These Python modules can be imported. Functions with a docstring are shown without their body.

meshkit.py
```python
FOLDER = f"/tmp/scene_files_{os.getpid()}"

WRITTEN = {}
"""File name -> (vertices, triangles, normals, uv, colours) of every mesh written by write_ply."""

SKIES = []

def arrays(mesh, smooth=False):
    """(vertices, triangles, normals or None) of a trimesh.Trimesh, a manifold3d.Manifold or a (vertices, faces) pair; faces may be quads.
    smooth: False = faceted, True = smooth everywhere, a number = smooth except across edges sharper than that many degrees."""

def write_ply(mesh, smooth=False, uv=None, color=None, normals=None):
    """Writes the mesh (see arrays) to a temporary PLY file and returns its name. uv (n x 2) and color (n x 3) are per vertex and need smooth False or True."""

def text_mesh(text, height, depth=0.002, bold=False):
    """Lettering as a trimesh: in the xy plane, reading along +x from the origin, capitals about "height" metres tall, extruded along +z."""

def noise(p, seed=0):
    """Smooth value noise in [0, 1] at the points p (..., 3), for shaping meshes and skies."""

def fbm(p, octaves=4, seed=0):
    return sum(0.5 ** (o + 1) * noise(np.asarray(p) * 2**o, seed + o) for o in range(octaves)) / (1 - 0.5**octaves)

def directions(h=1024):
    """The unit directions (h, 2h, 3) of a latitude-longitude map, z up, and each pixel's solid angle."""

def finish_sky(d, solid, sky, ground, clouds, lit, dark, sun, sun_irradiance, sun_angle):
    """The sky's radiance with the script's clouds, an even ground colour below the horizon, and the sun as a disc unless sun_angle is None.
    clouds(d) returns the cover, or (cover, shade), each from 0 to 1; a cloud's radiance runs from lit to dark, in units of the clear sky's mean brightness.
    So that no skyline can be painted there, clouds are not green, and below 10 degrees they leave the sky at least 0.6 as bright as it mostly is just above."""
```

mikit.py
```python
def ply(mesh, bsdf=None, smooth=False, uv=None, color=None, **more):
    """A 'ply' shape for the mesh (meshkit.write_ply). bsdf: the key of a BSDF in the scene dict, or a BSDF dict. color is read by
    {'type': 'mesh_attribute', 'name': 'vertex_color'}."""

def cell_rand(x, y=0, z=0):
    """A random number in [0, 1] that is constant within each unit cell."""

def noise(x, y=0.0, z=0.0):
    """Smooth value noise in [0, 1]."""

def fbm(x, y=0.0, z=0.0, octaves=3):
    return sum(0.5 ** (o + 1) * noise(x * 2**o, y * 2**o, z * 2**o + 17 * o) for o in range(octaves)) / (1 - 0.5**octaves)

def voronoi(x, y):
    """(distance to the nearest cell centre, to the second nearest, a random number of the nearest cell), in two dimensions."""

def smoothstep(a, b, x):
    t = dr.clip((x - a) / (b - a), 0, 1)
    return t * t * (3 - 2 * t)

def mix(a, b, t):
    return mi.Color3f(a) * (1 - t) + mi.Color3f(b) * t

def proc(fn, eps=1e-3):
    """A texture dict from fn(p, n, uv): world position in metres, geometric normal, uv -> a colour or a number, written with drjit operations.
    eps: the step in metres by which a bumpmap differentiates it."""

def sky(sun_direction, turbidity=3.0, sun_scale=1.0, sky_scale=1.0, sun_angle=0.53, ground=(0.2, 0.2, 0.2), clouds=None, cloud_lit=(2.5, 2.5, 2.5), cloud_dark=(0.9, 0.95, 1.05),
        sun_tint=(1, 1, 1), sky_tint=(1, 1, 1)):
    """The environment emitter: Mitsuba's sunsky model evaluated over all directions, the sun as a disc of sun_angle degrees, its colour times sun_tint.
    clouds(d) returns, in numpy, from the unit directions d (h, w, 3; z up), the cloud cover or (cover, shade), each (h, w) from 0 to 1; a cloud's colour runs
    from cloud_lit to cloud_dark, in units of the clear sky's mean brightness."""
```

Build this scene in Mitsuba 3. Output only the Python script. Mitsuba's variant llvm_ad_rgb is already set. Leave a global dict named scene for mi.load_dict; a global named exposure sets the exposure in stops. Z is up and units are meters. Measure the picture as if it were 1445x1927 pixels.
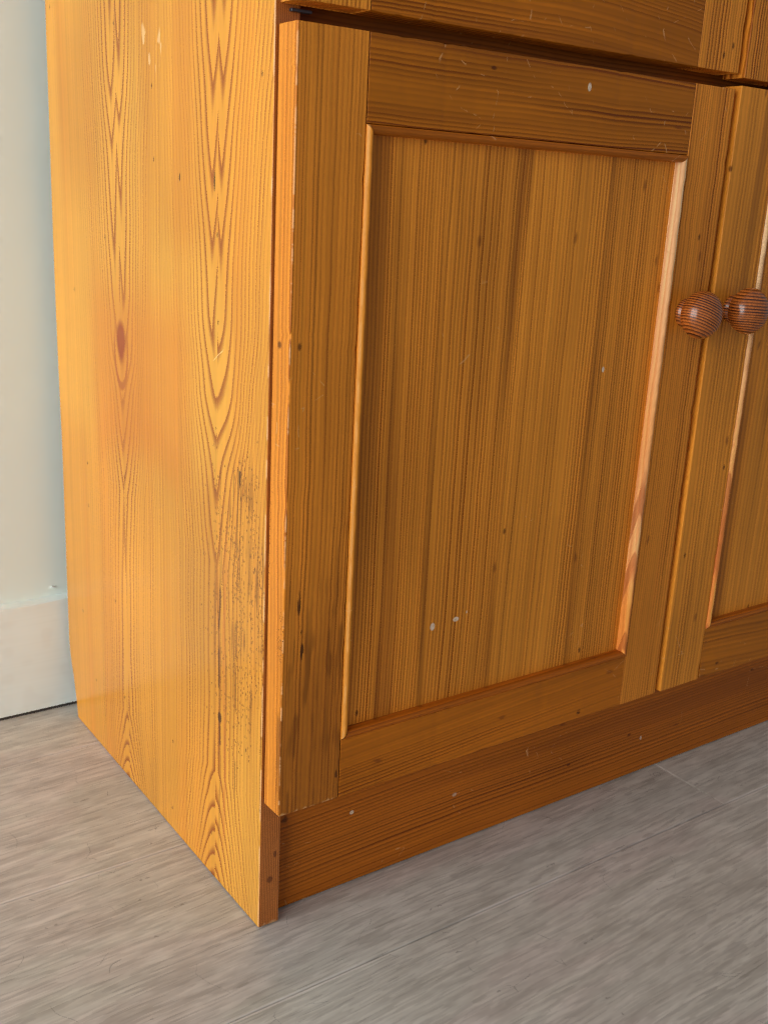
import math
import numpy as np
import drjit as dr
import mitsuba as mi
import mikit
from mikit import noise, fbm, cell_rand, smoothstep, mix, proc, voronoi
from manifold3d import Manifold

T = mi.ScalarTransform4f
scene, labels = {}, {}

# ------------------------------------------------------------------ camera
F, CX, CY = 1989.7, 1445, 1927
YAW, PITCH, ROLL = 0.6274, 0.2886, -0.0516
ORIGIN = np.array([-0.3699, -0.6589, 0.5943])
fw = np.array([math.sin(YAW) * math.cos(PITCH), math.cos(YAW) * math.cos(PITCH), -math.sin(PITCH)])
ri = np.cross(fw, [0, 0, 1]); ri /= np.linalg.norm(ri)
dn = np.cross(fw, ri)
down = -math.sin(ROLL) * ri + math.cos(ROLL) * dn
scene['camera'] = {
    'type': 'thinlens', 'fov': math.degrees(2 * math.atan(CX / 2 / F)), 'fov_axis': 'x',
    'aperture_radius': 0.0013, 'focus_distance': 0.82, 'near_clip': 0.02, 'far_clip': 60.0,
    'to_world': T().look_at(origin=ORIGIN.tolist(), target=(ORIGIN + fw).tolist(), up=(-down).tolist())}

# ------------------------------------------------------------------ light: a tall window on the left, room light all round
exposure = 0.0
WIN = np.array([5.25, 5.22, 5.10]) * 1.0
AMB = np.array([0.225, 0.235, 0.252])
scene['room_light'] = {'type': 'constant', 'radiance': {'type': 'rgb', 'value': AMB.tolist()}}


def window_pane(key, y0, y1, z0, z1, x=-2.3):
    c, h = ((y0 + y1) / 2, (z0 + z1) / 2), ((y1 - y0) / 2, (z1 - z0) / 2)
    scene[key] = {'type': 'rectangle', 'to_world': T().translate([x, c[0], c[1]]).rotate([0, 1, 0], 90).scale([h[1], h[0], 1]),
                  'emitter': {'type': 'area', 'radiance': {'type': 'rgb', 'value': WIN.tolist()}}}
    labels[key] = {'kind': 'structure'}


window_pane('window_pane', -2.10, -1.30, 0.12, 2.05)  # front pane added to widen the window and brighten the door fronts
window_pane('window_pane_002', -1.24, -0.44, 0.12, 2.05)
window_pane('window_pane_001', -0.38, 0.36, 0.12, 2.05)

# ------------------------------------------------------------------ dimensions of the cabinet (metres)
TP = 0.0193                       # side panel thickness
YF, YB = -0.0261, -0.0022         # door front and back
ZB, ZT = 0.1217, 0.7000           # door bottom and top
XD, XR = 0.0017, 0.4428           # door left and right
S, SR = 0.0576, 0.3903            # inner edges of the stiles
Z1, Z2 = 0.1744, 0.6423           # inner edges of the rails
YP = 0.0128                       # plinth face
ZD = 0.7124                       # bottom of the drawer fronts
X2 = 0.4487                       # left edge of the second door
X2R = X2 + (XR - XD)
DEPTH = 0.4545
HT = 0.905
FOOT = 0.0012                     # side panel raised a hair so a dark contact shadow shows below


# ------------------------------------------------------------------ textures
def srgb(r, g, b):
    c = np.array([r, g, b]) / 255.0
    return mi.Color3f(*[float(v) for v in np.where(c <= 0.04045, c / 12.92, ((c + 0.055) / 1.055) ** 2.4)])


def ringline(r, sharp=0.90):
    """0..1 darkness of the late wood in one year ring: a slow rise and a crisp end."""
    f = r - dr.floor(r)
    return smoothstep(0.15, 0.78, f) * (1 - smoothstep(sharp - 0.06, 1.0, f))


def spot(a, b, a0, b0, ra, rb):
    return 1 - smoothstep(0.55, 1.0, dr.sqrt(dr.square((a - a0) / ra) + dr.square((b - b0) / rb)))


def pine_split(uv):
    """uv of a piece: (across + 4*seed, along + 4*kind)"""
    seed = dr.floor(uv.x / 4 + 0.5)
    kind = dr.floor(uv.y / 4 + 0.5)
    return uv.x - 4 * seed, uv.y - 4 * kind, seed, kind


def pine_rings(a, l, seed, kind):
    r1, r2, r3 = cell_rand(seed, 3), cell_rand(seed, 5), cell_rand(seed, 7)
    flat = dr.select(kind > 0.5, dr.select(kind < 1.5, 1.0, 0.15), 0.0)                        # rails, plinth: flat-sawn wandering grain
    bend = (noise(l * 3.1 + seed * 7.3, a * 4.0, seed) - 0.5) * dr.lerp(mi.Float(0.0045), mi.Float(0.016), flat)
    bend += (noise(l * 9.0 + seed * 3.1, a * 11.0, seed + 3) - 0.5) * dr.lerp(mi.Float(0.0016), mi.Float(0.0045), flat)
    bend += (noise(l * 30.0, a * 60.0, seed + 5) - 0.5) * 0.0008
    u = a + bend + (r1 - 0.5) * dr.lerp(mi.Float(0.012), mi.Float(0.08), flat) * l
    far_off = dr.select(seed > 1.5, dr.select(seed < 2.5, 1.0, dr.select(seed > 10.5, dr.select(seed < 30.0, 1.0, 0.0), 0.0)), 0.0)
    freq = dr.lerp(mi.Float(275.0), mi.Float(300.0), r2) * (1 - 0.38 * far_off)
    r = u * freq + 1.8 * noise(u * 42 + seed * 11) + 2.5 * noise(u * 14 + seed * 5)
    return u, r


def pine_front(p, n, uv):
    a, l, seed, kind = pine_split(uv)
    u, r = pine_rings(a, l, seed, kind)
    flatk = dr.select(kind > 0.5, dr.select(kind < 1.5, 1.0, 0.35), 0.0)
    ring = ringline(r, 0.88) * (0.35 + 0.85 * cell_rand(dr.floor(r), seed, 1)) * (0.60 + 0.45 * noise(u * 130, l * 6, seed + 7)) * dr.select(seed > 10.5, dr.select(seed < 30.0, 0.62, 1.0), 1.0)
    band = noise(u * 26 + seed * 9.0, l * 0.9)                       # wide growth bands
    ring *= dr.lerp(0.62 + 0.45 * smoothstep(0.2, 0.75, band), 0.25 + 0.95 * smoothstep(0.35, 0.75, noise(u * 55 + seed * 9.0, l * 2.2)), flatk)
    fibre = noise(u * 420, l * 4, seed) - 0.5
    fleck = noise(u * 420, l * 14, seed + 2)
    blotch = fbm(a * 17 + seed * 3, l * 5.5, seed) - 0.5
    k0, k1, k2 = kind < 0.5, kind < 1.5, kind < 2.5
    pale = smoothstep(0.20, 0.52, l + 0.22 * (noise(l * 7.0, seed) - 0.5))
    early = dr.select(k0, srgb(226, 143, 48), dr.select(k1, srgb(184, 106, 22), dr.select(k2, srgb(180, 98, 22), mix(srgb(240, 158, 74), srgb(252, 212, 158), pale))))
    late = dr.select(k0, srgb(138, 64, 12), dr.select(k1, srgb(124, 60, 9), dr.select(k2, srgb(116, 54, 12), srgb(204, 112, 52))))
    tone = 0.95 + 0.10 * cell_rand(seed, 13)
    c = mix(early, late, dr.clip(ring * 0.84 + 0.14 * fleck, 0, 1))
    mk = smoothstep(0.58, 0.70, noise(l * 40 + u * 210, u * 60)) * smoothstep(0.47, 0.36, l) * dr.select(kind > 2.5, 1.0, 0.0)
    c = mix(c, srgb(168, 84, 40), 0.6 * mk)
    # darker resinous streaks running with the grain
    st = smoothstep(0.66, 0.86, noise(u * 95 + seed * 31, l * 1.6, seed)) * smoothstep(0.35, 0.7, noise(l * 3.5 + seed * 13, u * 30))
    c = mix(c, srgb(120, 58, 18), 0.42 * st)
    c *= tone * (1 + 0.24 * fibre + 0.42 * blotch)
    hue = cell_rand(seed, 17) - 0.5
    c *= mi.Color3f(1 + 0.02 * hue, 1 - 0.07 * hue, 1 - 0.16 * hue)
    # dark glue seams and resin streaks between the boards of the near door's panel
    for xs_, tl in ((0.1385, -0.004), (0.2165, 0.002), (0.3115, -0.003), (0.098, 0.004)):
        xx = p.x - xs_ - tl * (p.z - 0.4) * 10 * 0.25 - 0.0025 * (noise(p.z * 6, xs_ * 50) - 0.5)
        m = dr.exp(-dr.square(xx / 0.0032)) * smoothstep(0.25, 0.65, noise(p.z * 7 + xs_ * 90, 3.0)) * dr.select(p.y > YF + 0.004, 1.0, 0.0) * dr.select(p.y < YF + 0.0140, 1.0, 0.0)
        c = mix(c, srgb(112, 54, 10), 0.50 * m)
    # brown grime rubbed into the foot of the near stile
    gr = smoothstep(0.55, 0.80, noise(p.x * 420, p.z * 45, 3) * 0.55 + fbm(p.x * 90, p.z * 16, 5) * 0.55) * smoothstep(0.42, 0.25, p.z) * dr.select(p.x < S, 1.0, 0.0) * dr.select(p.y < -0.02, 1.0, 0.0)
    c = mix(c, srgb(78, 36, 10), 0.50 * gr)
    st2 = smoothstep(0.40, 0.14, p.z + 0.16 * (fbm(p.x * 50, p.z * 9, 7) - 0.5)) * dr.select(p.x < S, 1.0, 0.0) * dr.select(p.y < YF + 0.002, 1.0, 0.0)
    c = mix(c, srgb(112, 56, 14), 0.50 * st2)
    # small knots, dents and pen-dot marks
    f1, f2, wh = voronoi(a * 24 + seed * 5.7, l * 13 + kind * 9.3)
    pin = smoothstep(0.05, 0.015, f1) * dr.select(wh > 0.90, 1.0, 0.0)
    c = mix(c, srgb(70, 30, 10), 0.75 * pin)
    g1, g2, wg = voronoi(a * 60 + seed * 2.7 + 0.25 * noise(l * 60, a * 90), l * 22 + kind * 3.3)
    c = mix(c, srgb(112, 52, 18), 0.55 * smoothstep(0.16, 0.03, g1) * dr.select(wg > 0.955, 1.0, 0.0))
    # fine pale scratches and scuffs, thickest on the rails
    sx = a * 46 + 1.3 * noise(l * 30, a * 12) + seed
    sl = l * 70 + 2.5 * noise(a * 25, l * 11 + seed)
    v1, v2, wv = voronoi(sx * 0.8, sl * 0.55)
    dens = dr.select(kind > 0.5, dr.select(kind < 1.5, 0.60, 0.90), 0.93)
    scr = smoothstep(0.06, 0.0, dr.abs(v2 - v1)) * dr.select(wv > dens, 1.0, 0.0) * smoothstep(0.58, 0.75, noise(a * 230, l * 230, 4)) * smoothstep(0.4, 0.6, noise(a * 16, l * 7, 9))
    c = mix(c, srgb(222, 170, 112), 0.60 * scr)
    # paint flecks that stay on the door
    x, y, z = p.x, p.y, p.z
    front = dr.select(y < 0.02, 1.0, 0.0)
    fl = (spot(x, z, 0.1505, 0.2515, 0.0030, 0.0042) + 0.9 * spot(x, z, 0.1755, 0.2535, 0.0040, 0.0026) + spot(x, z, 0.2655, 0.6850, 0.0024, 0.0038)
          + spot(x, z, 0.3225, 0.4600, 0.0020, 0.0030) + 0.8 * spot(x, z, 0.0990, 0.0730, 0.0028, 0.0024) + 0.7 * spot(x, z, 0.4790, 0.0425, 0.0018, 0.0030)
          + 0.5 * spot(x, z, 0.187, 0.258, 0.0012, 0.0018) + 0.45 * spot(x, z, 0.2170, 0.0540, 0.0035, 0.0024)) * front
    c = mix(c, srgb(226, 205, 178), dr.clip(fl * (0.7 + 0.5 * noise(x * 900, z * 900)), 0, 0.92))
    # dark dents on the left stile and the foot of the right-hand side of the bottom rail
    dk = (spot(x, z, 0.0150, 0.3000, 0.0020, 0.0120) + spot(x, z, 0.0172, 0.2800, 0.0016, 0.0070) + spot(x, z, 0.0188, 0.2600, 0.0020, 0.0090)
          + 0.9 * spot(x, z, 0.0545, 0.1420, 0.0016, 0.0080)) * smoothstep(0.35, 0.6, noise(x * 500, z * 160))
    dk += (spot(x, z, 0.3330, 0.1290, 0.0040, 0.0030) + spot(x, z, 0.3540, 0.1160, 0.0050, 0.0050) + spot(x, z, 0.3640, 0.1180, 0.0030, 0.0070) + spot(x, z, 0.340, 0.1130, 0.0040, 0.0030)) * smoothstep(0.3, 0.6, noise(x * 300, z * 300))
    dk += (spot(x, z, 0.0285, 0.0880, 0.0060, 0.0060) + spot(x, z, 0.0430, 0.0990, 0.0060, 0.0050) + spot(x, z, 0.0350, 0.1050, 0.0050, 0.0060)) * 0.8 * dr.select(y > 0.0, 1.0, 0.0) * smoothstep(0.3, 0.6, noise(x * 240, z * 240))
    c = mix(c, srgb(48, 22, 10), dr.clip(0.8 * dk * front, 0, 0.85))
    # varnish rubbed off the sharp edges of the near door's stile
    edge = smoothstep(0.0016, 0.0004, dr.abs(x - XD) + dr.abs(y - YF)) * smoothstep(0.40, 0.60, noise(z * 90, 3.0) + 0.25 * noise(z * 700, 1.0) - 0.1)
    low = smoothstep(0.0035, 0.0006, dr.abs(z - ZB) + 0.0035 * noise(x * 420, 5.0)) * dr.select(x < 0.062, 1.0, 0.0) * dr.select(y < -0.02, 1.0, 0.0) * smoothstep(0.35, 0.6, noise(x * 300, 2.0))
    c = mix(c, srgb(226, 170, 110), 0.75 * dr.clip(edge + low, 0, 1))
    arr = smoothstep(0.0011, 0.0004, dr.abs(x - S - 0.0016)) * dr.select(y < YF - 0.0002, 1.0, 0.0) * (0.45 + 0.55 * smoothstep(0.3, 0.6, noise(z * 70, 8.0)))  # lit shoulder of the left bead: highlight painted in with pale wear
    c = mix(c, srgb(238, 180, 108), 0.45 * arr)
    # spattered grime on the left edge face of the near door
    side = dr.select(n.x < -0.7, 1.0, 0.0) * dr.select(x < 0.003, 1.0, 0.0)
    d1, d2, wd = voronoi(y * 620, z * 520)
    sp = smoothstep(0.42, 0.18, d1) * dr.select(wd > 0.62, 1.0, 0.0) * smoothstep(0.20, 0.26, z) * smoothstep(0.42, 0.33, z) * smoothstep(0.42, 0.62, noise(y * 90, z * 22))
    c = mix(c, srgb(84, 42, 16), 0.75 * sp * side)
    return dr.clip(c, 0.004, 0.85)


def pine_height(p, n, uv):
    a, l, seed, kind = pine_split(uv)
    u, r = pine_rings(a, l, seed, kind)
    return ringline(r) * (0.5 + 0.7 * cell_rand(dr.floor(r), seed, 1)) * dr.select(kind > 0.5, 0.35, 1.0) + 0.4 * noise(u * 800, l * 6) + 0.9 * noise(a * 28, l * 9, 2)


BOARD_EDGES = [-0.017, 0.081, 0.179, 0.277, 0.375, 0.473]


def side_rings(y, z):
    """phase of the growth rings, contrast and line width on the flat-sawn side panel"""
    zz = z + 0.030 * (noise(z * 8.0, y * 5.0, 2) - 0.5) + 0.006 * (noise(z * 30.0, y * 40.0, 4) - 0.5)
    yy = y + 0.010 * (noise(z * 5.0, y * 8.0, 6) - 0.5) + 0.0030 * (noise(z * 16.0, y * 30.0, 8) - 0.5)
    far = dr.select(y > 0.179, 1.0, 0.0)
    yc = dr.lerp(mi.Float(0.081), mi.Float(0.277), far)
    right = dr.select(y < yc, 1.0, 0.0)                           # the two boards that meet at yc are book-matched
    two = smoothstep(0.445, 0.505, z)                             # above the knots the arches run in two columns
    off = dr.lerp(mi.Float(0.0085), mi.Float(-0.0075), right) * two
    w = dr.abs(yy - yc - off * dr.lerp(mi.Float(1.0), mi.Float(1.15), far))
    # the grain swells round two half-grown knots
    eye = dr.exp(-dr.square((z - dr.lerp(mi.Float(0.440), mi.Float(0.450), far)) / dr.lerp(mi.Float(0.036), mi.Float(0.024), far)))
    swell = dr.lerp(dr.lerp(mi.Float(0.35), mi.Float(1.25), right), mi.Float(1.0), far)
    w = w / (1 + swell * eye * dr.exp(-dr.square(w / 0.034)))
    zk = zz - 0.45
    step = dr.lerp(mi.Float(0.066), mi.Float(0.074), far)
    up = dr.maximum(zk, 0.0) / step + dr.maximum(dr.minimum(zk, 0.0), dr.lerp(mi.Float(-0.150), mi.Float(-0.140), far)) / 0.043
    dnn = dr.maximum(dr.lerp(mi.Float(0.105), mi.Float(0.085), far) - zz, 0.0)
    foot = smoothstep(0.0, 0.03, dnn)
    ws = dr.sqrt(w * w + dr.square(0.0006 + 0.0085 * foot))
    h = dr.select(ws < 0.035, 60 * ws + 1750 * ws * ws, 4.244 + (ws - 0.035) * 182.5)
    g = up + dnn / dr.lerp(mi.Float(0.021), mi.Float(0.018), far) + 0.5 * right * two + 0.3 * far + 0.6 * (noise(z * 13, far * 5) - 0.5) + 1.5 * (noise(z * 4.3 + 0.4, far * 7 + right * 2) - 0.5)
    r = g - h
    near = 1 - smoothstep(0.010, 0.045, w)
    return r, near, w, right, far, yc, foot


def pine_side(p, n, uv):
    y, z = p.y, p.z
    r, near, w, right, far, yc, foot = side_rings(y, z)
    f = r - dr.floor(r)
    line = smoothstep(0.48, 0.92, f) * (1 - smoothstep(0.90, 1.0, f))
    amp = dr.lerp(0.14 + 0.66 * cell_rand(dr.floor(r), far, right) * dr.maximum(smoothstep(0.085, 0.050, w), smoothstep(0.06, 0.04, y)), mi.Float(1.0), near)
    fade = dr.lerp(mi.Float(1.0), mi.Float(0.45), smoothstep(0.34, 0.43, y))
    gap = 1 - 0.35 * smoothstep(0.12, 0.20, z) * smoothstep(0.33, 0.25, z) * near      # the calm stretch between the two sets of arches
    ring = line * amp * fade * gap
    # fine parallel lines elsewhere
    u = y + 0.005 * (noise(z * 4.0, y * 9.0, 5) - 0.5) + 0.0012 * noise(z * 18, y * 30)
    q = u * 165 + 1.2 * noise(u * 45)
    fine = ringline(q) * cell_rand(dr.floor(q), 9) * smoothstep(0.020, 0.050, w) * fade
    fibre = noise(u * 320, z * 3, 1) - 0.5
    c = mix(srgb(218, 153, 56), srgb(152, 76, 20), dr.clip(ring * 0.92 + 0.22 * fine, 0, 1))
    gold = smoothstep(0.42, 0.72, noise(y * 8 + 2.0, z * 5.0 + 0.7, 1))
    b = dr.floor((y + 0.017) / 0.098)
    tone = 1 + 0.07 * (cell_rand(b, 4) - 0.5)
    band = smoothstep(0.40, 0.75, noise(u * 60, z * 1.2, 3)) * smoothstep(0.3, 0.7, noise(u * 22, z * 3.0, 7))
    c = mix(c, srgb(210, 136, 46), 0.50 * band)
    c = mix(c, srgb(206, 122, 38), 0.62 * smoothstep(0.345, 0.40, z + 0.03 * noise(y * 30, 2.0)) * smoothstep(0.54, 0.46, z) * smoothstep(0.10, 0.16, y) * smoothstep(0.38, 0.31, y))  # orange band: a soft reflection painted into the panel colour
    blot = fbm(y * 9, z * 4.5, 3) - 0.5
    c *= tone * (1 + 0.12 * fibre + 0.36 * blot)
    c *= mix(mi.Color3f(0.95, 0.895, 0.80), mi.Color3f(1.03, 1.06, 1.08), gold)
    c *= mi.Color3f(1 + 0.05 * blot, 1.0, 1 - 0.20 * blot)
    # hearts of the two knots
    eye = spot(y + 0.006 * (noise(z * 70, y * 60) - 0.5), z, 0.2775, 0.456, 0.0120, 0.023)
    c = mix(c, srgb(150, 62, 22), 0.90 * eye)
    e_r = dr.sqrt(dr.square((y - 0.2775) / 0.0155) + dr.square((z - 0.450) / 0.036))
    c = mix(c, srgb(168, 84, 28), 0.75 * smoothstep(0.16, 0.06, dr.abs(e_r - 1.0)) * smoothstep(0.475, 0.445, z))
    # resin line with dark gaps in it, and a shorter one nearer the front
    yl = 0.0745 + 0.006 * (noise(z * 9.0, 3.0) - 0.5) + 0.0012 * (noise(z * 120, 1.0) - 0.5)
    on = smoothstep(0.03, 0.06, z) * smoothstep(0.35, 0.29, z)
    br = smoothstep(0.40, 0.60, noise(z * 55, 7.0))
    l1 = smoothstep(0.0021, 0.0009, dr.abs(y - yl)) * on * (0.35 + 0.65 * br)
    yl2 = yl - 0.0085
    l1b = smoothstep(0.0032, 0.0012, dr.abs(y - yl2)) * on * 0.42
    yl3 = 0.0445 + 0.003 * (noise(z * 12, 9.0) - 0.5)
    l2 = smoothstep(0.0016, 0.0006, dr.abs(y - yl3)) * smoothstep(0.45, 0.65, noise(z * 40, 2.0)) * smoothstep(0.05, 0.08, z) * smoothstep(0.46, 0.40, z)
    c = mix(c, srgb(196, 110, 44), dr.clip(l1b, 0, 1))
    c = mix(c, srgb(92, 46, 18), dr.clip(0.85 * l1 + 0.55 * l2, 0, 0.9))
    # specks of grime worked into the pores near the front edge
    zone = smoothstep(0.120, 0.035, y) * smoothstep(0.115, 0.23, z) * smoothstep(0.425, 0.345, z)
    d1, d2, wd = voronoi(y * 560 + 0.6 * noise(z * 300), z * 260)
    sp = smoothstep(0.46, 0.20, d1) * dr.select(wd > 1.0 - 0.46 * zone * smoothstep(0.30, 0.62, 0.55 * noise(y * 120, z * 28, 3) + 0.45 * noise(y * 420, z * 14, 5)), 1.0, 0.0)
    c = mix(c, srgb(112, 58, 20), 0.70 * sp)
    soot = zone * smoothstep(0.56, 0.80, noise(y * 520, z * 16, 9) * 0.6 + noise(y * 160, z * 40, 4) * 0.45)
    c = mix(c, srgb(108, 56, 20), 0.62 * soot)
    e1, e2, we = voronoi(y * 34 + 3.3, z * 17)
    pin = smoothstep(0.050, 0.015, e1) * dr.select(we > 0.90, 1.0, 0.0)
    c = mix(c, srgb(92, 50, 16), 0.75 * pin)
    dent = (spot(y, z, 0.0735, 0.1640, 0.0042, 0.0065) + spot(y, z, 0.0870, 0.6000, 0.0016, 0.0090) + spot(y, z, 0.1480, 0.6020, 0.0014, 0.0040) + spot(y, z, 0.055, 0.735, 0.0016, 0.006)
            + spot(y, z, 0.0420, 0.3850, 0.0018, 0.0130) * smoothstep(0.35, 0.55, noise(z * 120, y * 200)))
    c = mix(c, srgb(58, 30, 14), dr.clip(0.85 * dent, 0, 0.9))
    # a rubbed, paler patch high on the panel
    rub = (spot(y + (z - 0.697) * 0.25, z, 0.186, 0.697, 0.0065, 0.020) + spot(y - (z - 0.70) * 0.4, z, 0.210, 0.700, 0.0065, 0.024)) * smoothstep(0.40, 0.62, noise(y * 260, z * 130, 6))
    c = mix(c, srgb(240, 200, 140), 0.55 * rub)
    sc = smoothstep(0.0006, 0.0002, dr.abs((y - 0.086) * 0.6 + (z - 0.468) + 0.0008 * noise(y * 300))) * smoothstep(0.010, 0.006, dr.abs(y - 0.079))
    c = mix(c, srgb(250, 205, 140), 0.7 * sc)
    # bare wood on the front arris and foot
    ar = smoothstep(0.0022, 0.0006, y) * smoothstep(0.42, 0.60, noise(z * 70, 2.0)) + smoothstep(0.0055, 0.0015, y + z * 0.9 + 0.004 * noise(y * 400, z * 400))
    c = mix(c, srgb(232, 186, 128), 0.7 * dr.clip(ar, 0, 1))
    # the narrow front edge of the panel is darker, redder pine
    face = smoothstep(-0.6, -0.9, n.y)
    q2 = p.x * 620 + 3 * noise(p.x * 90, z * 2)
    dark = mix(srgb(184, 110, 50), srgb(136, 70, 26), ringline(q2 + 1.5 * noise(z * 3, p.x * 40)) * 0.8) * (0.8 + 0.4 * fbm(p.x * 60, z * 22))
    kn = spot(p.x, z, 0.010, 0.045, 0.0035, 0.004) + spot(p.x, z, 0.0145, 0.068, 0.002, 0.004)
    dark = mix(dark, srgb(92, 44, 20), 0.7 * dr.clip(kn, 0, 1))
    dark = mix(dark, srgb(214, 172, 124), 0.75 * smoothstep(0.006, 0.002, z + 0.005 * noise(p.x * 500, z * 300)))
    c = mix(c, dark, face)
    return dr.clip(c, 0.004, 0.85)


def side_height(p, n, uv):
    r, near, w, right, far, yc, foot = side_rings(p.y, p.z)
    return 0.5 * ringline(r) + 0.4 * noise(p.y * 700, p.z * 5) + 1.6 * noise(p.y * 22, p.z * 7, 2)


def pine_knob(p, n, uv):
    """turned knob: tight rings lying nearly level; uv holds coordinates about the knob's own axis"""
    a, l, seed, kind = pine_split(uv)
    tilt = dr.select(seed > 0.5, 0.06, 0.42)
    h = l + tilt * a + 2.0 * a * a + 0.0012 * (noise(a * 70, l * 60, seed) - 0.5)
    r = h * 395 + 0.6 * noise(h * 100, seed)
    ring = ringline(r, 0.93) * (0.65 + 0.5 * cell_rand(dr.floor(r), seed))
    c = mix(srgb(186, 102, 40), srgb(66, 27, 9), dr.clip(ring, 0, 1))
    c *= 0.92 + 0.25 * (noise(a * 900, l * 300, 2) - 0.5)
    return dr.clip(c, 0.004, 0.8)


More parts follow.
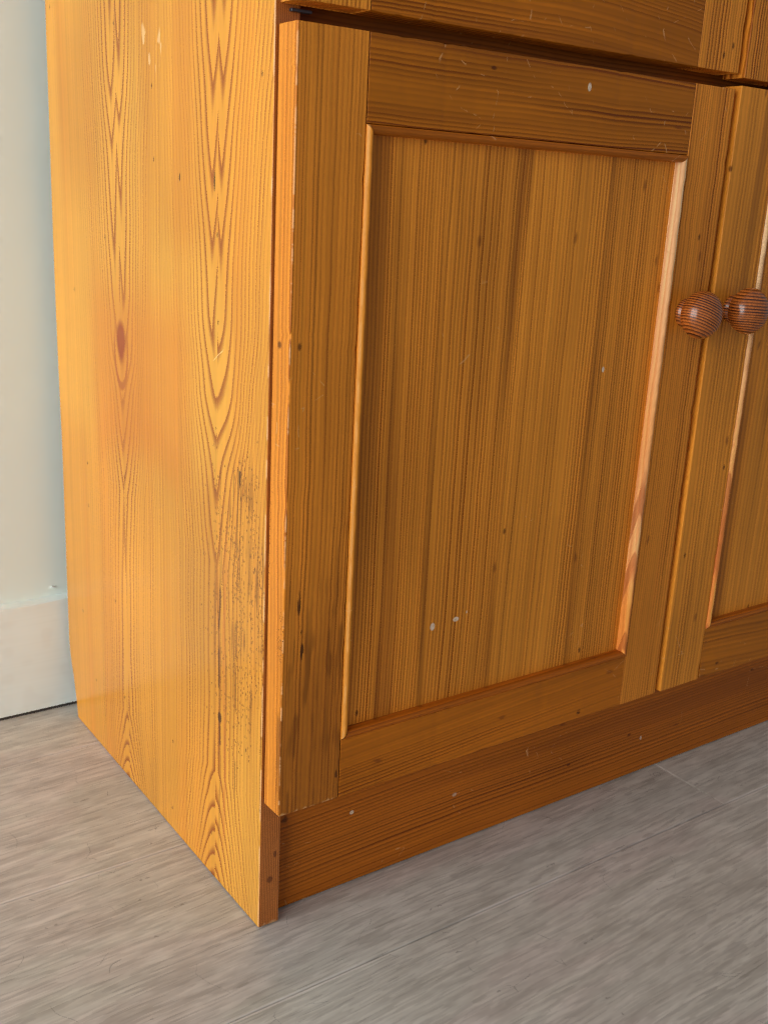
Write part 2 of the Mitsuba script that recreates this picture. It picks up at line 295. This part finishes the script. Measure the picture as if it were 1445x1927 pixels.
def floor_vinyl(p, n, uv):
    x, y = p.x, p.y
    row = dr.floor(uv.x / 4 + 0.5)
    s = cell_rand(row, 2)
    sl = y - 0.030 * x + 0.004 * (noise(x * 9 + row, y * 16, 1) - 0.5) + 0.0012 * (noise(x * 42, y * 60, 4) - 0.5)
    g1 = fbm(x * 26 + row * 5, sl * 150, row, 4)
    g2 = noise(x * 110 + row, sl * 560, row + 1)
    g3 = fbm(x * 70 + row, sl * 420, row + 2, 3)
    wide = fbm(x * 5.0 + row * 3, sl * 26, 2)
    mott = fbm(x * 50, y * 80, 5, 5) - 0.5
    tone_ = 0.52 * g1 + 0.12 * g2 + 0.24 * g3 + 0.12 * wide
    c = mix(srgb(170, 163, 154), srgb(193, 187, 179), smoothstep(0.24, 0.76, tone_))
    c = mix(c, srgb(214, 208, 200), 0.26 * smoothstep(0.60, 0.68, noise(x * 34 + row, sl * 620, row + 5)))
    c = mix(c, srgb(128, 120, 112), 0.20 * smoothstep(0.62, 0.70, noise(x * 30 + row, sl * 560, row + 6)))
    c = mix(c, srgb(150, 141, 132), 0.20 * smoothstep(0.50, 0.75, wide))
    c *= (1 + 0.20 * mott) * mi.Color3f(0.965, 0.968, 0.958)
    pink = smoothstep(0.46, 0.66, fbm(x * 6 + 4, y * 20, 8))
    c *= mix(mi.Color3f(0.99, 1.0, 0.985), mi.Color3f(1.025, 0.985, 0.99), pink)
    # pale wisps along the grain, little dark cracks and scratches
    wisp = smoothstep(0.66, 0.74, noise(x * 40 + row, sl * 420, 9)) * smoothstep(0.50, 0.72, noise(x * 9, y * 34, 3))
    c = mix(c, srgb(212, 205, 198), 0.22 * wisp)
    ln = smoothstep(0.76, 0.84, noise(x * 48, sl * 480, 12)) * smoothstep(0.55, 0.75, noise(x * 9, y * 40, 13))
    c = mix(c, srgb(108, 100, 93), 0.24 * ln)
    v1, v2, wv = voronoi(x * 17 + 0.9 * noise(x * 30, y * 30), y * 13 + 0.9 * noise(y * 34, x * 28, 3))
    crack = smoothstep(0.016, 0.003, v2 - v1) * dr.select(wv > 0.40, 1.0, 0.0) * smoothstep(0.70, 0.80, noise(x * 60, y * 60, 6))
    c = mix(c, srgb(84, 78, 76), 0.40 * crack)
    t1, t2, wt = voronoi(x * 21 + 0.5 * noise(x * 200, y * 300), y * 40)
    c = mix(c, srgb(84, 72, 66), 0.40 * smoothstep(0.07, 0.025, t1) * dr.select(wt > 0.90, 1.0, 0.0))
    # seams rubbed pale by feet and brooms
    fy = (y + 0.081) / 0.2235
    dseam = dr.abs(fy - dr.round(fy)) * 0.2235
    c = mix(c, srgb(216, 208, 200), 0.55 * smoothstep(0.0034, 0.0014, dseam) * smoothstep(0.22, 0.50, noise(x * 9, 3.0 + dr.round(fy))))
    dj = dr.abs(x - 0.511) + dr.select(y < -0.081, 1.0, 0.0) + dr.select(y > 0.142, 1.0, 0.0)
    c = mix(c, srgb(212, 204, 196), 0.40 * smoothstep(0.0034, 0.0012, dj) * smoothstep(0.25, 0.5, noise(y * 40, 1.0)))
    c *= 1.01 + 0.1 * s
    return dr.clip(c, 0.01, 0.8)


def floor_height(p, n, uv):
    row = dr.floor(uv.x / 4 + 0.5)
    return 0.5 * fbm(p.x * 55 + row, p.y * 420, row + 2, 3) + 0.3 * noise(p.x * 110, p.y * 560, row + 1) + 0.9 * fbm(p.x * 40, p.y * 60, 3)


def wall_height(p, n, uv):
    return fbm(p.x * 160, p.z * 160, p.y * 160, 3) + 0.8 * noise(p.x * 30, p.z * 14)


def wall_paint(p, n, uv):
    c = srgb(222, 235, 230) * (1 + 0.05 * (fbm(p.x * 6, p.z * 5, 2) - 0.5))
    return dr.clip(c, 0, 0.9)


def skirting_paint(p, n, uv):
    br = noise(p.x * 9, p.z * 520, 2) - 0.5
    c = srgb(228, 240, 238) * (1 + 0.03 * br + 0.05 * (fbm(p.x * 9, p.z * 30, 4) - 0.5))
    c = mix(c, srgb(146, 143, 130), 0.85 * smoothstep(0.7, 0.95, n.z) * smoothstep(0.20, 0.60, noise(p.x * 60, p.y * 300) + 0.25) * smoothstep(0.4668, 0.4685, p.y))  # top ledge darkened in the colour to offset room light from above
    sm = smoothstep(0.62, 0.8, noise(p.x * 45, p.z * 60, 5))
    return dr.clip(mix(c, srgb(206, 206, 198), 0.12 * sm), 0, 0.9)


def skirting_height(p, n, uv):
    return 0.7 * noise(p.x * 12, p.z * 420, 2) + 0.9 * fbm(p.x * 60, p.z * 90, p.y * 90) + noise(p.x * 35, p.z * 25)


def material(key, color, height=None, scale=0.0, eps=3e-4, **kw):
    b = {'type': 'principled', 'base_color': color, **kw}
    if height is not None:
        b = {'type': 'bumpmap', 'arbitrary': proc(height, eps), 'scale': scale, 'bsdf': b}
    scene[key] = {'type': 'twosided', 'bsdf': b}


material('pine_front', proc(pine_front), pine_height, 1.1e-4, 2.5e-4, roughness=0.38, specular=0.18)
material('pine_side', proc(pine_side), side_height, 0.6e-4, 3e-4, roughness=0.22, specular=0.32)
material('pine_knob', proc(pine_knob), roughness=0.21, specular=0.55, clearcoat=0.5, clearcoat_gloss=0.8)
material('vinyl', proc(floor_vinyl), floor_height, 1.2e-4, 3e-4, roughness=0.48, specular=0.4)
material('wall_paint', proc(wall_paint), wall_height, 2.0e-4, 1e-3, roughness=0.6, specular=0.3)
material('gloss_paint', proc(skirting_paint), skirting_height, 2.0e-4, 6e-4, roughness=0.42, specular=0.5)
material('inside_dark', {'type': 'rgb', 'value': [0.10, 0.055, 0.03]}, roughness=0.6)
material('underfloor', {'type': 'rgb', 'value': [0.05, 0.045, 0.04]}, roughness=0.9)
material('grey_metal', {'type': 'rgb', 'value': [0.09, 0.10, 0.12]}, roughness=0.35, metallic=0.8)

# ------------------------------------------------------------------ mesh helpers
RNG = np.random.default_rng(7)


def rbox(lo, hi, r=0.0006, n=2):
    """box with rounded edges: (vertices, faces)"""
    lo, hi = np.asarray(lo, float), np.asarray(hi, float)
    if r <= 0:
        m = Manifold.cube((hi - lo).tolist()).translate(lo.tolist()).to_mesh()
        return np.array(m.vert_properties[:, :3], float), np.array(m.tri_verts)
    ang = np.linspace(0, math.pi / 2, n + 1)
    octant = np.array([[math.cos(e) * math.cos(a), math.cos(e) * math.sin(a), math.sin(e)] for e in ang for a in ang])
    pts = []
    for sx in (-1, 1):
        for sy in (-1, 1):
            for sz in (-1, 1):
                s = np.array([sx, sy, sz])
                c = np.where(s < 0, lo + r, hi - r)
                pts.append(c + octant * s * r)
    pts = np.unique(np.round(np.vstack(pts), 7), axis=0)
    m = Manifold.hull_points(pts.tolist()).to_mesh()
    return np.array(m.vert_properties[:, :3], float), np.array(m.tri_verts)


def loft(lo, hi, axis, r, n, step):
    """a rounded box cut into many sections along one axis, so that its arrises can be made uneven"""
    lo, hi = np.asarray(lo, float), np.asarray(hi, float)
    a, b = [k for k in range(3) if k != axis]
    ang = np.linspace(0, math.pi / 2, n + 1)
    ring = []
    for q, (ca, cb) in enumerate(((hi[a] - r, hi[b] - r), (lo[a] + r, hi[b] - r), (lo[a] + r, lo[b] + r), (hi[a] - r, lo[b] + r))):
        for t in ang:
            ring.append((ca, cb, math.cos(t + q * math.pi / 2), math.sin(t + q * math.pi / 2)))
    m = len(ring)
    along = [(lo[axis] + r * (1 - math.sin(t)), r * math.cos(math.pi / 2 - t)) for t in ang]        # rounded end
    body = [(x, r) for x in np.linspace(lo[axis] + r, hi[axis] - r, max(2, int((hi[axis] - lo[axis]) / step)))]
    secs = along[:-1] + body + [(lo[axis] + hi[axis] - x, k) for x, k in along[:-1]][::-1]
    v = []
    for x, k in secs:
        for ca, cb, c, s_ in ring:
            p = [0.0, 0.0, 0.0]
            p[axis], p[a], p[b] = x, ca + k * c, cb + k * s_
            v.append(p)
    f = []
    for i in range(len(secs) - 1):
        for q in range(m):
            w, z = i * m + q, i * m + (q + 1) % m
            f += [[w, z, z + m], [w, z + m, w + m]]
    for base, flip in ((0, True), ((len(secs) - 1) * m, False)):
        for q in range(1, m - 1):
            t = [base, base + q, base + q + 1]
            f.append(t[::-1] if flip else t)
    v, f = np.array(v), np.array(f)
    if axis == 1:
        f = f[:, ::-1]
    return v, f


SEED = [0]


def chipped(v, lo, hi, grain, seed):
    """small dents and knocked-off bits along the long front arrises and the ends of a piece"""
    rr = np.random.default_rng(seed + 100)
    lo, hi = np.asarray(lo, float), np.asarray(hi, float)
    o = [i for i in range(3) if i != grain and i != 1][0]
    v = v.copy()
    t = v[:, grain]
    for side in (0, 1):
        w = np.zeros(len(v))
        for _ in range(int(22 * (hi[grain] - lo[grain]) / 0.5)):
            c, s_, d = rr.uniform(lo[grain], hi[grain]), rr.uniform(0.002, 0.008), rr.uniform(0.0, 1.0) ** 3 * 0.0012
            w = np.maximum(w, d * np.exp(-((t - c) / s_) ** 2))
        w += 0.00010 * (1 + np.sin(t * 310 + rr.uniform(0, 6)) * np.sin(t * 97 + rr.uniform(0, 6)))
        edge = lo[o] if side == 0 else hi[o]
        k = np.clip(1 - np.abs(v[:, o] - edge) / 0.0016, 0, 1) * np.clip(1 - np.abs(v[:, 1] - lo[1]) / 0.0016, 0, 1)
        v[:, o] += (1 if side == 0 else -1) * w * k
        v[:, 1] += w * k
    return v




def board(key, lo, hi, grain, kind=0, r=0.0006, bsdf='pine_front', turn=0.55, n=2, seed=None, chips=False):
    """a piece of pine; grain = the axis its fibres follow. uv carries its own ring coordinate, see pine_split"""
    if not chips:
        v, f = rbox(lo, hi, r, n)
    else:
        v, f = loft(lo, hi, grain, r, n, 0.003)
        v = chipped(v, lo, hi, grain, seed or 1)
    put(key, v, f, grain, kind, bsdf, turn, seed)


def put(key, v, f, grain, kind=0, bsdf='pine_front', turn=0.55, seed=None, smooth=True):
    if seed is None:
        SEED[0] += 1
        seed = SEED[0]
    o = [i for i in range(3) if i != grain]
    across = 0 if 0 in o else 2
    other = [i for i in o if i != across][0]
    u = v[:, across] + turn * v[:, other]
    uv = np.stack([u + 4 * seed, v[:, grain] + 4 * kind], 1)
    scene[key] = mikit.ply((v, f), bsdf, smooth=smooth, uv=uv)


def plain(key, lo, hi, bsdf, r=0.0, n=2):
    v, f = rbox(lo, hi, r, n)
    scene[key] = mikit.ply((v, f), bsdf, smooth=(True if r > 0 else False))


_used = {}


def nxt(key):
    k = _used.get(key, 0)
    _used[key] = k + 1
    return key if k == 0 else f'{key}_{k:03d}'


# ------------------------------------------------------------------ floor, wall, skirting
scene['floor'] = mikit.ply(rbox([-2.2, -2.4, -0.012], [2.6, 0.60, -0.0035], 0), 'underfloor')
labels['floor'] = {'kind': 'structure'}
PW, PL, GAP = 0.2235, 1.22, 0.00045
k = 0
for j in range(-10, 3):
    y0 = -0.081 + j * PW
    x_joint = 0.511 if j == 0 else 0.93 if j == -1 else 0.511 + PL * ((j * 0.381) % 1.0)
    y1 = min(y0 + PW, 0.5)
    xs = [x_joint + i * PL for i in range(-4, 4)]
    for i in range(len(xs) - 1):
        a, b = max(xs[i], -2.1), min(xs[i + 1], 2.5)
        if b - a < 0.02 or y1 - y0 < 0.02 or y0 < -2.3:
            continue
        v, f = rbox([a + GAP, y0 + GAP, -0.0035], [b - GAP, y1 - GAP, 0.0], 0.0005, 2)
        k += 1
        scene[nxt('floor__plank')] = mikit.ply((v, f), 'vinyl', smooth=True, uv=np.stack([v[:, 1] + 4 * k, v[:, 0]], 1))

YW = 0.4805
scene['wall'] = mikit.ply(rbox([-2.2, YW, -0.0035], [2.6, YW + 0.12, 2.4], 0), 'wall_paint')
labels['wall'] = {'kind': 'structure'}
# skirting board with a slightly lumpy painted top arris
prof = [(0.0, 0.0045), (0.0, 0.1345), (0.0004, 0.1355), (0.0012, 0.1360), (YW - 0.4660, 0.1368), (YW - 0.4660, 0.0045)]
xs = np.arange(-2.0, 0.9001, 0.004)
rings = []
for x in xs:
    w = 0.0005 * math.sin(x * 31) + 0.0004 * math.sin(x * 83 + 1)
    rings.append([[x, 0.4660 + a + (w * 0.5 if 0.1 < z else 0), z + (w if 0.1 < z else 0)] for a, z in prof])
v = np.array(rings).reshape(-1, 3)
m_, n_ = len(xs), len(prof)
f = []
for i in range(m_ - 1):
    for j in range(n_):
        a, b = i * n_ + j, i * n_ + (j + 1) % n_
        f += [[a, a + n_, b], [b, a + n_, b + n_]]
f = np.array(f)
scene['skirting_board'] = mikit.ply((v, f[:, ::-1]), 'gloss_paint', smooth=40)
labels['skirting_board'] = {'label': 'white painted skirting board along the foot of the wall left of the cabinet', 'category': 'skirting board'}
v, f = rbox([-2.0, 0.4685, 0.0], [0.9, YW, 0.0043], 0)
scene['skirting_board__shade_strip'] = mikit.ply((v, f), 'underfloor')  # dark box put in to give the gap its shade
labels['skirting_board__shade_strip'] = {'label': 'dark strip standing in for the shade between skirting board and floor'}
# a bead of dried filler left on the wall just above the skirting
import trimesh
def blob(c, rad, seed):
    s = trimesh.creation.icosphere(subdivisions=3)
    vv = s.vertices * np.asarray(rad)
    rr = np.random.default_rng(seed)
    for _ in range(5):
        d = rr.normal(size=3); d /= np.linalg.norm(d)
        vv = vv * (1 + 0.12 * np.sin(s.vertices @ d * 4 + rr.uniform(0, 6)))[:, None]
    return vv + np.asarray(c), np.array(s.faces)
parts = [blob((-0.008, YW - 0.0012, 0.1475), (0.0040, 0.0018, 0.0013), 1)]
v, f = parts[0]
scene['wall__filler_bead'] = mikit.ply((v, f), 'gloss_paint', smooth=True)

# ------------------------------------------------------------------ the cabinet
C = 'cabinet'
labels[C] = {'label': 'varnished orange pine cabinet with framed doors and round wooden knobs on the grey floor', 'category': 'cabinet'}

# --- near side panel, glued up from boards; the outline is eased at the back foot
BACK = [(0.0, 0.4320), (0.020, 0.4350), (0.048, 0.4420), (0.070, 0.4500), (0.090, 0.4530), (0.166, 0.4530), (0.313, 0.4520), (0.433, 0.4555), (0.538, 0.4560), (0.66, 0.4540), (HT, 0.4510)]


def uneven(v, f, y_front, wob=0.00022):
    """makes the front arris of the panel slightly hand-worn"""
    w = np.zeros(len(v))
    rr = np.random.default_rng(3)
    for q in range(9):
        w += rr.uniform(-1, 1) * np.sin(v[:, 2] * rr.uniform(15, 420) + rr.uniform(0, 6))
    k = np.clip(1 - (v[:, 1] - y_front) / 0.006, 0, 1) * np.clip(1 - v[:, 0] / 0.006, 0, 1)
    v = v.copy()
    v[:, 1] += k * np.abs(w) * wob
    v[:, 0] += k * np.abs(w[::1]) * wob * 0.6
    return v


def side_boards(x0, x1, key, seed0):
    for i in range(5):
        a, b = BOARD_EDGES[i], BOARD_EDGES[i + 1]
        a = 0.0 if i == 0 else a
        if i == 0:
            v, f = loft([x0, a, FOOT], [x1, b, HT], 2, 0.0011, 3, 0.004)
            keep = v[:, 1] < b - 0.002
            v = uneven(v, f, 0.0)
            # square off the glued edge
            v[~keep, 1] = b
            v[~keep, 0] = np.where(v[~keep, 0] < (x0 + x1) / 2, x0, x1)
            scene[nxt(key)] = mikit.ply((v, f), 'pine_side', smooth=35)
        elif b < 0.42:
            v, f = rbox([x0, a, FOOT], [x1, b, HT], 0)
            scene[nxt(key)] = mikit.ply((v, f), 'pine_side')
        else:
            zs = np.unique(np.concatenate([np.linspace(FOOT, 0.12, 14), np.linspace(0.12, HT, 24)]))
            yb = np.interp(zs, [q[0] for q in BACK], [q[1] for q in BACK])
            poly = [(a, zs[0])] + [(y, z) for y, z in zip(yb, zs)] + [(a, zs[-1])]
            from shapely.geometry import Polygon
            mm = trimesh.creation.extrude_polygon(Polygon(poly), x1 - x0)
            vv = np.stack([mm.vertices[:, 2] + x0, mm.vertices[:, 0], mm.vertices[:, 1]], 1)
            scene[nxt(key)] = mikit.ply((vv, np.array(mm.faces)), 'pine_side', smooth=False)


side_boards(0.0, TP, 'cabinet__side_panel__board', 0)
labels['cabinet__side_panel'] = {'label': 'side panel glued up from wide boards with arched grain, scuffed near the front'}
XE = X2R + 0.0017
board('cabinet__far_side_panel', [XE - TP, 0.0, 0.0006], [XE, 0.452, HT], 2)
board('cabinet__plinth', [TP + 0.0004, YP, 0.0016], [XE - TP - 0.0004, YP + 0.018, 0.150], 0, kind=2, r=0.0008, seed=41)
plain('cabinet__bottom_shelf', [TP, YP + 0.02, 0.135], [XE - TP, 0.44, 0.1495], 'inside_dark')
plain('cabinet__back_sheet', [TP, 0.440, 0.02], [XE - TP, 0.446, HT], 'inside_dark')
board('cabinet__crossrail', [TP + 0.0003, 0.0120, 0.672], [XE - TP - 0.0003, 0.030, 0.748], 0, kind=2, seed=43)
board('cabinet__centre_post', [0.4265, 0.0005, 0.1505], [0.4655, 0.0205, 0.6715], 2, seed=44)
board('cabinet__worktop', [-0.012, -0.034, HT + 0.0003], [XE + 0.012, 0.462, HT + 0.028], 0, kind=1, r=0.004, seed=45)
plain('cabinet__hinge_plate', [0.0105, -0.0030, 0.7085], [0.0262, 0.0012, 0.7106], 'grey_metal', 0.0004)
labels['cabinet__hinge_plate'] = {'label': 'small grey metal plate in the gap under the drawer'}


def bead(key, p0, along, inward, length, kind, grain, mitre=1.0):
    """raised quarter-round moulding along one side of the panel opening; its ends are mitred"""
    prof = np.array([(0.0002, -0.0074), (0.0002, -0.0002), (0.0005, 0.0005), (0.0014, 0.0015), (0.0025, 0.0021), (0.0036, 0.0023), (0.0046, 0.0020), (0.0055, 0.0012), (0.0061, 0.0002), (0.0063, -0.0012), (0.0064, -0.0074)])
    al, inw = np.eye(3)[along], np.asarray(inward, float)
    out = np.array([0, -1.0, 0])
    ts = np.linspace(0, 1, 60)
    v = []
    rr = np.random.default_rng(int(abs(p0[0]) * 1000) + grain)
    ph = rr.uniform(0, 6, 4)
    for t in ts:
        s = p0[along] + t * length
        wob = 0.00018 * math.sin(s * 190 + ph[0]) + 0.00014 * math.sin(s * 430 + ph[1])
        for a, o in prof:
            aa = a
            pos = np.array(p0, float)
            pos[along] = p0[along] + aa * mitre + t * (length - 2 * aa * mitre)
            pos += inw * aa + out * (o + (wob if o > 0 else 0))
            v.append(pos)
    v, n = np.array(v), len(prof)
    f = []
    for i in range(len(ts) - 1):
        for j in range(n - 1):
            a, b = i * n + j, i * n + j + 1
            f += [[a, b, b + n], [a, b + n, a + n]]
    f = np.array(f)
    nn = np.cross(v[f[:, 1]] - v[f[:, 0]], v[f[:, 2]] - v[f[:, 0]]).sum(0)
    if nn[1] > 0:
        f = f[:, ::-1]
    put(key, v, f, grain, kind, turn=0.7)


def knob(key, x, z, seed, YF):
    """turned ball knob: a lathe about the y axis with a short flared neck"""
    R, b, yc = 0.0212, 0.0164, YF - 0.0195
    prof = [(0.0125, YF - 0.0001), (0.0130, YF - 0.0016), (0.0122, YF - 0.0035), (0.0113, YF - 0.0050)]
    for t in np.linspace(-1.02, 1.57, 26):
        prof.append((R * math.cos(t), yc - b * math.sin(t)))
    N = 56
    ang = np.arange(N) * 2 * math.pi / N
    v, f = [], []
    for r, y in prof:
        for a in ang:
            v.append([x + r * math.cos(a), y, z + r * math.sin(a)])
    v = np.array(v)
    for i in range(len(prof) - 1):
        for j in range(N):
            a, b2 = i * N + j, i * N + (j + 1) % N
            f += [[a, b2, a + N], [b2, b2 + N, a + N]]
    f = np.array(f)
    fc = np.cross(v[f[:, 1]] - v[f[:, 0]], v[f[:, 2]] - v[f[:, 0]])
    if (fc * (v[f[:, 0]] - [x, yc, z])).sum() < 0:
        f = f[:, ::-1]
    uv = np.stack([v[:, 0] - x + 4 * seed, v[:, 2] - z], 1)
    scene[key] = mikit.ply((v, f), 'pine_knob', smooth=True, uv=uv)


def front(D, x0, dz0, dz1, z0, z1, zi1, zi2, splits, s_l, s_r, knob_x=None, knob_z=0.507, kseed=0, sd=0, dy=0.0):
    """a framed front: two stiles, two rails, four mouldings, panel boards, knob"""
    dx = x0 - XD
    YF, YB = globals()['YF'] + dy, globals()['YB'] + dy
    za, zb = z0 + dz0, z1 + dz1
    xr = XR + dx
    a, b = s_l, s_r
    board(f'{D}__stile', [x0, YF, za], [a, YB, zb], 2, r=0.0009, n=3, seed=(36 if sd == 1 else sd + 1), chips=True)
    board(f'{D}__stile_001', [b, YF, za], [xr, YB, zb], 2, r=0.0009, n=3, seed=sd + 2, chips=True)
    board(f'{D}__rail', [a + 0.0001, YF + 0.0001, za], [b - 0.0001, YB, zi1], 0, kind=1, r=0.0007, seed=sd + 3, turn=0.5, chips=True)
    board(f'{D}__rail_001', [a + 0.0001, YF + 0.0001, zi2], [b - 0.0001, YB, zb], 0, kind=1, r=0.0007, seed=sd + 4, turn=0.5, chips=True)
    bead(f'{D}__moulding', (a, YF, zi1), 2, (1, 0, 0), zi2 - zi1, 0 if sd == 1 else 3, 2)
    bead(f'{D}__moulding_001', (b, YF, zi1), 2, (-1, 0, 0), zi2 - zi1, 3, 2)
    bead(f'{D}__moulding_002', (a, YF, zi1), 0, (0, 0, 1), b - a, 2, 0)
    bead(f'{D}__moulding_003', (a, YF, zi2), 0, (0, 0, -1), b - a, 2, 0)
    xs = [a + 0.001] + [q + dx for q in splits] + [b - 0.001]
    for i in range(len(xs) - 1):
        board(nxt(f'{D}__panel_board'), [xs[i], YF + 0.0072, zi1 + 0.001], [xs[i + 1], YB - 0.002, zi2 - 0.001], 2, r=0.00012, n=1, seed=sd + 5 + i, turn=0.3)
    if knob_x is not None:
        knob(f'{D}__knob', knob_x, knob_z, kseed, YF)


front('cabinet__door', XD, 0, 0, ZB, ZT, Z1, Z2, [0.1375, 0.2170, 0.3110], S, SR, 0.4125, 0.5085, 0, sd=1)
front('cabinet__door_001', X2, 0.0012, 0.0035, ZB, ZT, Z1 + 0.006, Z2 + 0.003, [0.10, 0.19, 0.295], X2 + 0.0604, X2R - 0.0565, 0.4765, 0.5110, 1, sd=11, dy=-0.0016)
front('cabinet__drawer', XD + 0.0005, 0, 0, ZD, 0.893, ZD + 0.056, 0.893 - 0.052, [0.15, 0.27], S, XR - 0.0535, 0.224, 0.803, 0, sd=61)
front('cabinet__drawer_001', X2, -0.0030, 0, ZD, 0.893, ZD + 0.056, 0.893 - 0.052, [0.15, 0.27], X2 + 0.0604, X2R - 0.0565, 0.675, 0.803, 1, sd=71, dy=-0.0030)
labels['cabinet__door__knob'] = {'label': 'round turned knob with slanting dark rings'}
labels['cabinet__door_001__knob'] = {'label': 'round turned knob with level dark rings'}
